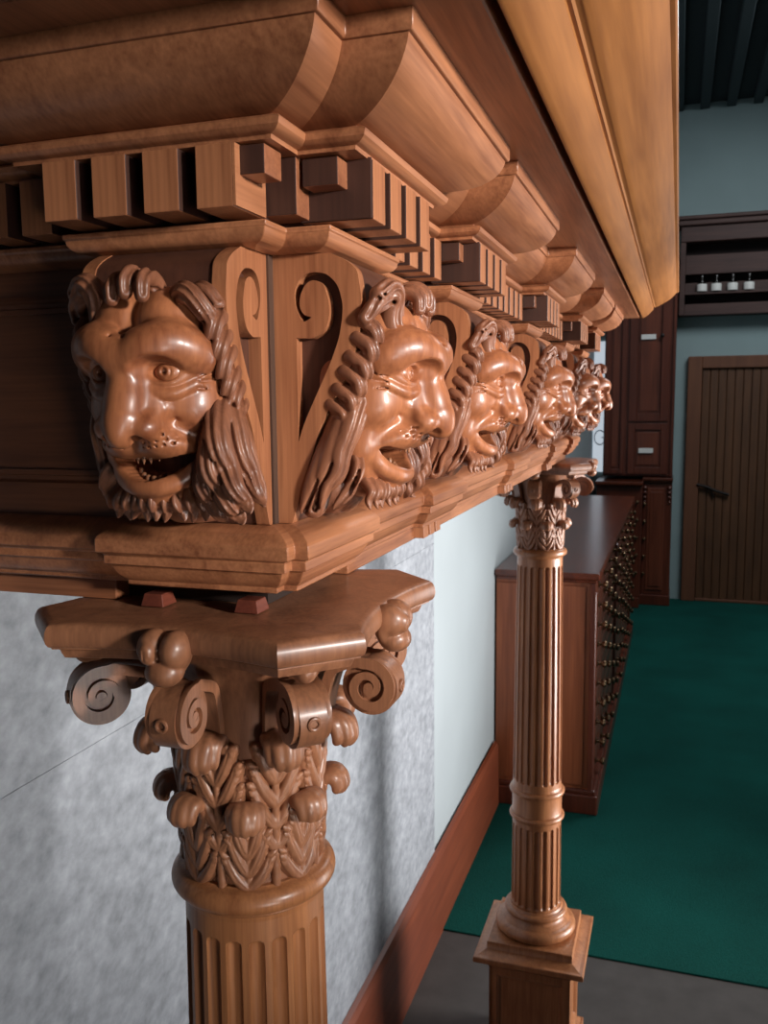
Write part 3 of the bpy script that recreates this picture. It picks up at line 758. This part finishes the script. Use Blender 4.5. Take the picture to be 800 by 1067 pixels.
for i in range(-4,5):
    y = i*.0043
    mb = MB(); mb.lathe([(.0001,-.003),(.0008,-.0012),(.0013,.0),(.0013,.004),(.0001,.0045)], 10)
    o = mb.build('upper_tooth', M_TOOTH, hd, smooth=1.2, loc=(.1265-.012*(abs(i)/4)**2-BX, y, 1.6200+.0062*(abs(i)/4)**1.8-BZ))
for i in range(-3,4):
    y = i*.0046
    mb = MB(); mb.lathe([(.0001,-.003),(.0016,-.0028),(.0018,.001),(.0014,.0032),(.0001,.0036)], 10)
    o = mb.build('lower_tooth', M_TOOTH, hd, smooth=1.2, loc=(.1165-.008*(abs(i)/3)**2-BX, y, 1.6062+.004*(abs(i)/3)**2-BZ))
clabel = ['carved lion-mask corbel at the corner, facing right, first of the long row',
          'carved lion-mask corbel second in the long row, just past the corner one',
          'carved lion-mask corbel third and middle of the long row',
          'carved lion-mask corbel fourth in the long row, next to last',
          'smallest lion-mask corbel at the far end of the row, above the far column']
for i, c in enumerate(CY):
    o = corb if i == 0 else copy_tree(corb)
    o.location = (BX, c, BZ); tag(o, clabel[i], 'corbel', 'lion-mask corbels under the cornice')
o = copy_tree(corb); o.location = (0,-BX,BZ); o.rotation_euler = (0,0,-PI/2)
tag(o, 'carved lion-mask corbel facing front on the left return, above the near capital', 'corbel', 'lion-mask corbels under the cornice')

# ================================================================== columns
col = empty('column', (0,0,0))
# pedestal
mb = MB(); hb = .089
mb.box(-hb,hb,-hb,hb,.06,.285)
ped = mb.build('pedestal', W_SHAFT, col, bevel=.002)
for k in range(4):
    a = k*PI/2
    pr = [(0,0),(0,.0085),(.018,.0085),(.021,.006),(.023,.006),(.028,0)]
    v = []; f = []
    for (x, z, sx, sz) in ((-hb-.008,.062,1,1),(hb+.008,.062,-1,1),(hb+.008,.286,-1,-1),(-hb-.008,.286,1,-1)):
        for d, h in pr: v.append((x+sx*d, -hb-h+.0005, z+sz*d))
    for i in range(4):
        for j in range(6): f.append((i*6+j, i*6+(j+1)%6, ((i+1)%4)*6+(j+1)%6, ((i+1)%4)*6+j))
    o = mesh('panel_frame', v, f, W_SHAFT, ped); o.rotation_euler = (0,0,a)
mb = MB(); mb.box(-.112,.112,-.112,.112,0,.05)
mb.frustum(-.095,.095,-.095,.095,.05,.062,.012)
mb.build('pedestal_foot', W_SHAFT, col, bevel=.003)
mb = MB(); B = .130
def sqlathe(prof):
    v = []; f = []; n = len(prof)
    for sx, sy in ((-1,-1),(1,-1),(1,1),(-1,1)):
        for r, z in prof: v.append((sx*r, sy*r, z))
    for i in range(4):
        for k in range(n-1): f.append((i*n+k, ((i+1)%4)*n+k, ((i+1)%4)*n+k+1, i*n+k+1))
    f.append((0,3*n,2*n,n)); f.append((n-1,2*n-1,3*n-1,4*n-1)); return v, f
v, f = sqlathe([(.088,.284),(.098,.287),(.102,.294),(.112,.300),(.119,.306),(.1215,.309),(.1285,.310),(.130,.312),(.130,.3225),(.1285,.3245),(.120,.3265),(.106,.333),(.102,.3345),(.102,.335),(.1015,.352),(.100,.353)])
mesh('pedestal_cap', v, f, W_SHAFT, col, .5, bevel=.0015)
# attic base
prof = [(.002,.350)]+[(.083+.0145*math.cos(t), .3685+.0145*math.sin(t)) for t in np.linspace(-PI/2,PI/2,10)]+[(.0815,.384),(.0795,.386)]+[(.0695+.009*(1-math.sin(t)), .387+.011*(t/(PI/2))) for t in np.linspace(0,PI/2,6)]+[(.0700,.399)]+[(.0690+.0075*math.cos(t), .4065+.0075*math.sin(t)) for t in np.linspace(-PI/2,PI/2,8)]+[(.0655,.4145),(.0625,.419),(.002,.420)]
mb = MB(); mb.lathe([(float(a),float(b)) for a,b in prof], 64); mb.build('base', W_SHAFT, col, .5)
# fluted shaft sections
def rad(z):   # entasis
    t = (z-.42)/(1.285-.42)
    return .0598-.0030*t-.0040*t*t if t < 1 else .0528
def fluted(name, z0, z1, f0, f1, depth, cable=False):
    NF, M = 20, 14; pitch = 2*PI/NF
    end = list(np.linspace(0,1,9)**1.5*.0075)
    zs = sorted(set([z0, z0+.0005]+[round(f0+e,5) for e in end]+list(np.linspace(f0+.008,f1-.008,22).round(5))+[round(f1-e,5) for e in end]+[z1-.0005, z1]))
    v = []; f = []; hw = .0064
    fr = [0,.06,.12,.135,.16,.22,.30,.40,.5,.60,.70,.78,.84,.865,.88,.94]
    M = len(fr)
    for z in zs:
        R = rad(z)
        for i in range(NF):
            for u in fr:
                th = (i+u)*pitch; sx = (u-.5)*pitch*R; w = .365*pitch*R
                dz = max(0, f0+w-z, z-(f1-w)); q = 1-(sx/w)**2-(dz/w)**2
                d = depth*math.sqrt(q) if q > 0 and f0 <= z <= f1 else 0
                v.append(((R-d)*math.cos(th), (R-d)*math.sin(th), z))
    n = NF*M
    for k in range(len(zs)-1):
        for i in range(n): f.append((k*n+i, k*n+(i+1)%n, (k+1)*n+(i+1)%n, (k+1)*n+i))
    f.append(tuple(range(n))[::-1]); f.append(tuple((len(zs)-1)*n+i for i in range(n)))
    return mesh(name, v, f, W_SHAFT, col, .45)
fluted('upper_shaft', .722, 1.286, .738, 1.268, .0052)
fluted('lower_shaft', .418, .642, .424, .628, .0040)
def ring(z, r, h, b): return [(r+b*math.cos(t), z+h*math.sin(t)) for t in np.linspace(-PI/2, PI/2, 8)]
r7 = rad(.69)
prof = [(.002,.634),(r7-.001,.634),(r7+.001,.641)]+ring(.649,r7+.001,.007,.007)+[(r7+.002,.658),(r7+.001,.662),(r7+.001,.700),(r7+.002,.704)]+ring(.712,r7+.001,.007,.007)+[(r7+.001,.722),(r7-.001,.728),(.002,.729)]
mb = MB(); mb.lathe([(float(a),float(b)) for a,b in prof], 64); mb.build('shaft_ring', W_SHAFT, col, .5)
prof = [(.002,1.280),(.0528,1.282),(.0535,1.2865),(.0555,1.2885)]+[(.0535+.0092*math.cos(t), 1.2985+.0092*math.sin(t)) for t in np.linspace(-PI/2*.9,PI/2,12)]+[(.052,1.309),(.002,1.310)]
mb = MB(); mb.lathe([(float(a),float(b)) for a,b in prof], 72); mb.build('astragal', W_SHAFT, col, .6)
# capital
def bell(z):
    t = (z-1.306)/(1.487-1.306)
    return .0490+.004*t+.010*t*t*t+.014*max(0,t-.72)**2*12
cap = MB().lathe([(.002,1.304)]+[(bell(z),z) for z in np.linspace(1.305,1.4865,24)]+[(.002,1.487)], 64).build('capital', W_CAPITAL, col, .8)
def acanthus(zb, zt, fronds, tip, rib):
    # one acanthus leaf facing +X: a midrib, side fronds with toothed edges, and a tip that curls over
    F = Field((.044,-.028,1.300),(.108,.028,zt+.016),.00075)
    def P(lat, z, h):
        R = bell(z)+h; q = lat/max(R,.045); return (R*math.cos(q), R*math.sin(q), z)
    zs = np.linspace(1.305, zt-.006, 14)
    for i in range(13):
        t0, t1 = i/13, (i+1)/13
        F.cap(P(0,zs[i],.0012+.0015*t0), P(0,zs[i+1],.0012+.0015*t1), rib*(1-.35*t0), rib*(1-.35*t1), .0012)
        for s_ in (1,-1): F.cap(P(s_*rib*1.25,zs[i],.0030), P(s_*rib*1.1,zs[i+1],.0030), .0006, .0006, .0008, True)
    for s_ in (1,-1):
        for pts in fronds:
            C = catmull([(s_*l, z, h) for l, z, h in pts], 6); m = len(C)-1
            rr = lambda t: .0021+.0020*math.sin(PI*min(1,.15+t*.95))**.8
            for i in range(m):
                F.cap(P(*C[i]), P(*C[i+1]), rr(i/m), rr((i+1)/m), .0006)
                F.cap(P(C[i][0]*1.05,C[i][1],-.0012), P(C[i+1][0]*1.05,C[i+1][1],-.0012), .0046, .0046, .001)
            for j, t in enumerate((.28,.46,.64,.82,1.0)):                # teeth on the outer edge
                c = C[min(m, int(t*m))]; d = C[min(m, int(t*m)+1)]-C[max(0, int(t*m)-1)]; d = d/np.linalg.norm(d)
                o = np.array([s_*abs(d[1]), -abs(d[0])*.4, 0]); o = o+d*1.15; o /= np.linalg.norm(o)
                L = .0068*(1-.25*abs(t-.6))
                e1 = c+o*L*.55+np.array([0,0,.0006]); e2 = c+o*L+np.array([0,0,.0016])
                F.cap(P(*c), P(*e1), .0027, .0025, .0006); F.cap(P(*e1), P(*e2), .0025, .0008, .0004)
            for t in (.45,.75):                                           # and a couple on the inner edge
                c = C[int(t*m)]; d = C[min(m, int(t*m)+1)]-C[max(0, int(t*m)-1)]; d = d/np.linalg.norm(d)
                o = np.array([-s_*abs(d[1]), abs(d[0])*.3, 0])*.6+d; o /= np.linalg.norm(o)
                F.cap(P(*c), P(*(c+o*.0045)), .0018, .0008, .0005)
            for i in range(2, m-1):                                       # gouged vein
                F.cap(P(C[i][0],C[i][1],C[i][2]+rr(i/m)*1.05), P(C[i+1][0],C[i+1][1],C[i+1][2]+rr((i+1)/m)*1.05), .0006, .0006, .0006, True)
    out, rise, drop = tip
    for lat, sc, r0 in ((0,1,.0040),(.0042,.93,.0037),(-.0042,.93,.0037),(.0078,.74,.0030),(-.0078,.74,.0030)):
        z0 = zt-.012+.001*sc; R0 = bell(z0)+.002
        pr = [(R0,z0,.8),(R0+out*.16*sc,z0+rise*.62,.95),(R0+out*.50*sc,z0+rise*(.70+.30*sc),1.0),(R0+out*.86*sc,z0+rise*.78,1.0),(R0+out*sc,z0+rise*.30-drop*.30,.95),(R0+out*.90*sc,z0+rise*.30-drop*.85*sc,.85)]
        C = catmull([(r*math.cos(lat*k/R0), r*math.sin(lat*k/R0), z) for r, z, k in pr], 5); m = len(C)-1
        for i in range(m):
            g = lambda t: r0*(.75+.35*math.sin(PI*min(1,t*1.05)))*(1 if t < .8 else 1-.45*(t-.8)/.2)
            F.cap(C[i], C[i+1], g(i/m), g((i+1)/m), .0030)
    return F
def ring8(first, ang0, step=PI/4, n=8):
    first.rotation_euler = (0,0,ang0)
    for k in range(1,n):
        o = first.copy(); COL.objects.link(o); o.rotation_euler = (0,0,ang0+k*step)
LOWER = [[(.001,1.3085,.0020),(.0075,1.3150,.0024),(.0128,1.3235,.0026),(.0158,1.3325,.0034)],
         [(.001,1.3195,.0022),(.0062,1.3290,.0028),(.0105,1.3395,.0030),(.0130,1.3490,.0040)],
         [(.001,1.3335,.0024),(.0046,1.3425,.0032),(.0075,1.3525,.0036),(.0090,1.3610,.0046)]]
ring8(acanthus(1.306, 1.3730, LOWER, (.0175,.0095,.0085), .0030).build('lower_leaf', W_CAPITAL, cap), PI/8)
UPPER = [[(.001,1.3360,.0016),(.0075,1.3455,.0020),(.0122,1.3560,.0022),(.0150,1.3665,.0030)],
         [(.001,1.3525,.0018),(.0080,1.3630,.0022),(.0132,1.3745,.0024),(.0165,1.3850,.0032)],
         [(.001,1.3700,.0020),(.0075,1.3800,.0024),(.0125,1.3905,.0028),(.0160,1.4005,.0036)],
         [(.001,1.3875,.0022),(.0060,1.3965,.0028),(.0100,1.4055,.0032),(.0125,1.4135,.0042)]]
ring8(acanthus(1.306, 1.4240, UPPER, (.0270,.0120,.0130), .0034).build('upper_leaf', W_CAPITAL, cap), 0)
# volutes
def volute(reach, zc, rs, half):
    n = 110; pts = []
    c = np.array([reach-rs, zc])
    stem = catmull([(.058,1.418),(.062,1.445),(.070,1.466),(reach-rs*1.25,zc+rs*1.08)], 7)[:-1]
    turns = 1.8
    sp = []
    for i in range(n+1):
        t = i/n; a = math.radians(100)-t*turns*2*PI; r = rs*(1-t)**.95+.0028*t
        sp.append(c+r*np.array([math.cos(a), math.sin(a)]))
    P = np.array([np.array(p) for p in stem]+sp); m = len(P)
    T = np.gradient(P, axis=0); T /= np.linalg.norm(T,axis=1)[:,None]; Nn = np.stack([-T[:,1],T[:,0]],1)
    ns = len(stem)
    v = []; f = []
    for i in range(m):
        t = max(0,(i-ns)/n); th = (.0082*(1-t)+.0034*t) if i >= ns else .0055+.0027*(i/ns)
        hw = half*(.80+.20*min(1,i/ns))
        outer = P[i]+Nn[i]*0; inner = P[i]-Nn[i]*th
        dish = .0016*(1-t)       # the outer face of the band is dished between raised edges
        oc = outer-Nn[i]*dish
        for (q, y) in ((outer,-hw),(outer,-hw*.72),(oc,-hw*.55),(oc,hw*.55),(outer,hw*.72),(outer,hw),(inner,hw),(inner,-hw)):
            v.append((q[0], y, q[1]))
    for i in range(m-1):
        for k in range(8): f.append((i*8+k, i*8+(k+1)%8, (i+1)*8+(k+1)%8, (i+1)*8+k))
    f.append(tuple(range(8))[::-1]); f.append(tuple((m-1)*8+k for k in range(8)))
    mb = MB(); mb.add(v, f)
    # core disc with a small eye, set back from the rims
    mb.lathe([(.0001,-half*.72),(rs*.93,-half*.72),(rs*.93,half*.72),(.0001,half*.72)], 40, axis='Y', o=(c[0],0,c[1]))
    mb.lathe([(.0001,-half*.98),(.0036,-half*.98),(.0042,-half*.8),(.0042,half*.8),(.0036,half*.98),(.0001,half*.98)], 20, axis='Y', o=(c[0],0,c[1]))
    # ring ornament on the band
    tx = c[0]+rs-.0012
    tor = []
    R1, R2 = .0036, .0013
    for i in range(20):
        a = 2*PI*i/20
        for k in range(8):
            b = 2*PI*k/8; tor.append((tx+R2*math.sin(b), (R1+R2*math.cos(b))*math.cos(a), c[1]+(R1+R2*math.cos(b))*math.sin(a)))
    mb.add(tor, [(i*8+k, i*8+(k+1)%8, ((i+1)%20)*8+(k+1)%8, ((i+1)%20)*8+k) for i in range(20) for k in range(8)])
    return mb
vo = volute(.1310,1.4535,.0220,.0128).build('corner_volute', W_CAPITAL, cap, .7); ring8(vo, PI/4, PI/2, 4)
vo = volute(.1215,1.4525,.0220,.0128).build('middle_volute', W_CAPITAL, cap, .7); ring8(vo, 0, PI/2, 4)
# abacus
A_, C_ = .1233, .0409
def aplan(d, sag=.012, n=12):
    pts = []
    a = A_-d; c = C_*.0+ (A_-C_) - d*.45
    for k in range(4):
        ang = k*PI/2; ca, sa = math.cos(ang), math.sin(ang)
        for i in range(n+1):
            t = -1+2*i/n
            x = c*t; y = -(a-sag*(1-t*t))
            pts.append((x*ca-y*sa, x*sa+y*ca))
    return pts
prof = [(.030,1.4865),(.016,1.4868),(.0125,1.4880),(.0105,1.4915),(.0098,1.4950),(.0045,1.4953),(.0045,1.4962),(.0022,1.4972),(.0006,1.4995),(0,1.5030),(.0004,1.5070),(.002,1.5105),(.0045,1.5124),(.008,1.5130),(.03,1.5131)]
v = []; f = []; rows = [aplan(d) for d, z in prof]; n = len(rows[0])
for (d, z), rw in zip(prof, rows): v += [(x,y,z) for x,y in rw]
for k in range(len(prof)-1):
    for i in range(n): f.append((k*n+i, k*n+(i+1)%n, (k+1)*n+(i+1)%n, (k+1)*n+i))
f.append(tuple(range(n))[::-1]); f.append(tuple((len(prof)-1)*n+i for i in range(n)))
mesh('abacus', v, f, W_CAPITAL, cap, .55)
# fleurons and buds
F = Field((.092,-.026,1.470),(.142,.026,1.522),.0009)
F.ell((.113,-.0075,1.5015),(.013,.0095,.0115),0); F.ell((.113,.0085,1.5005),(.013,.0095,.0125),.0012); F.ell((.1155,.001,1.4865),(.0115,.0125,.0095),.0015)
F.ell((.110,0,1.496),(.008,.016,.014),.002)
F.ell((.1225,-.006,1.5000),(.0062,.0055,.0075),.001)
for i in range(5):
    a = -.9+.45*i; F.cap((.129,-.006+.004*math.sin(a),1.505),(.127,-.006+.006*math.sin(a),1.493),.0009,.0007,.0005,True)
F.cap((.126,.001,1.512),(.128,.001,1.488),.0016,.0012,.001,True)
F.cap((.130,-.010,1.4935),(.131,.012,1.4925),.0013,.0010,.001,True)
fl = F.build('fleuron', W_CAPITAL, cap); ring8(fl, 0, PI/2, 4)
F = Field((.100,-.014,1.468),(.130,.014,1.498),.0009)
F.ell((.1165,0,1.4835),(.0072,.0072,.0072),0); F.ell((.110,0,1.483),(.007,.011,.006),.002)
bd = F.build('bud', W_CAPITAL, cap); ring8(bd, PI/4, PI/2, 4)
tag(col, 'near fluted wooden column with acanthus capital under the corner, cut off by the frame', 'column', 'carved columns under the mantel')
c2 = copy_tree(col); c2.location = (0,YE,0)
tag(c2, 'far fluted wooden column on its square pedestal in front of the drawer counter', 'column', 'carved columns under the mantel')

# ================================================================== camera
cam = bpy.data.cameras.new('camera'); co = bpy.data.objects.new('camera', cam); COL.objects.link(co)
cam.sensor_width = 36; cam.sensor_fit = 'AUTO'; cam.lens = 927.02/1067*36
cx, cyy, cz, yaw, pitch, roll = .3017,-.585,1.6534,.3191,-.1242,-.0097
Fv = Vector((-math.sin(yaw)*math.cos(pitch), math.cos(yaw)*math.cos(pitch), math.sin(pitch)))
Rv = Vector((math.cos(yaw), math.sin(yaw), 0)); Uv = Rv.cross(Fv)
c, s = math.cos(roll), math.sin(roll)
R2, U2 = c*Rv+s*Uv, -s*Rv+c*Uv
co.matrix_world = Matrix(((R2[0],U2[0],-Fv[0],cx),(R2[1],U2[1],-Fv[1],cyy),(R2[2],U2[2],-Fv[2],cz),(0,0,0,1)))
cam.clip_start = .01; cam.clip_end = 50
cam.dof.use_dof = True; cam.dof.focus_distance = .60; cam.dof.aperture_fstop = 26
S.camera = co

# ================================================================== light
w = bpy.data.worlds.new('world'); S.world = w; w.use_nodes = True
w.node_tree.nodes['Background'].inputs[0].default_value = (.55,.62,.70,1); w.node_tree.nodes['Background'].inputs[1].default_value = .05
def area(name, loc, target, size, sy, power, col, spread=PI):
    l = bpy.data.lights.new(name, 'AREA'); l.shape = 'RECTANGLE'; l.size = size; l.size_y = sy; l.energy = power; l.color = col; l.spread = spread
    o = bpy.data.objects.new(name, l); COL.objects.link(o); o.location = loc
    d = Vector(target)-Vector(loc); o.rotation_euler = d.to_track_quat('-Z','Y').to_euler(); return o
area('window_light', (2.1,2.1,1.02), (-.2,1.75,1.3), 1.1, 1.7, 42, (1,.975,.955), math.radians(84))
area('room_light', (1.3,4.6,3.75), (.4,4.8,0), 1.6, 1.4, 60, (.92,.97,1))
area('capital_fill_light', (1.45,-1.35,1.05), (0,0,1.33), .4, .4, .55, (1,.97,.94), math.radians(40))  # unseen fill, added only to brighten the near column and its capital
def spot(name, loc, target, power, size, blend, rad, col):
    l = bpy.data.lights.new(name, 'SPOT'); l.energy = power; l.spot_size = math.radians(size); l.spot_blend = blend; l.shadow_soft_size = rad; l.color = col
    o = bpy.data.objects.new(name, l); COL.objects.link(o); o.location = loc
    o.rotation_euler = (Vector(target)-Vector(loc)).to_track_quat('-Z','Y').to_euler(); return o
spot('display_spotlight', (1.80,-.74,1.93), (.06,.34,1.72), 290, 40, 1.0, .09, (1,.965,.925))

vs = S.view_settings; vs.view_transform = 'Standard'; vs.look = 'None'; vs.exposure = 0; vs.gamma = 1; vs.use_curve_mapping = False
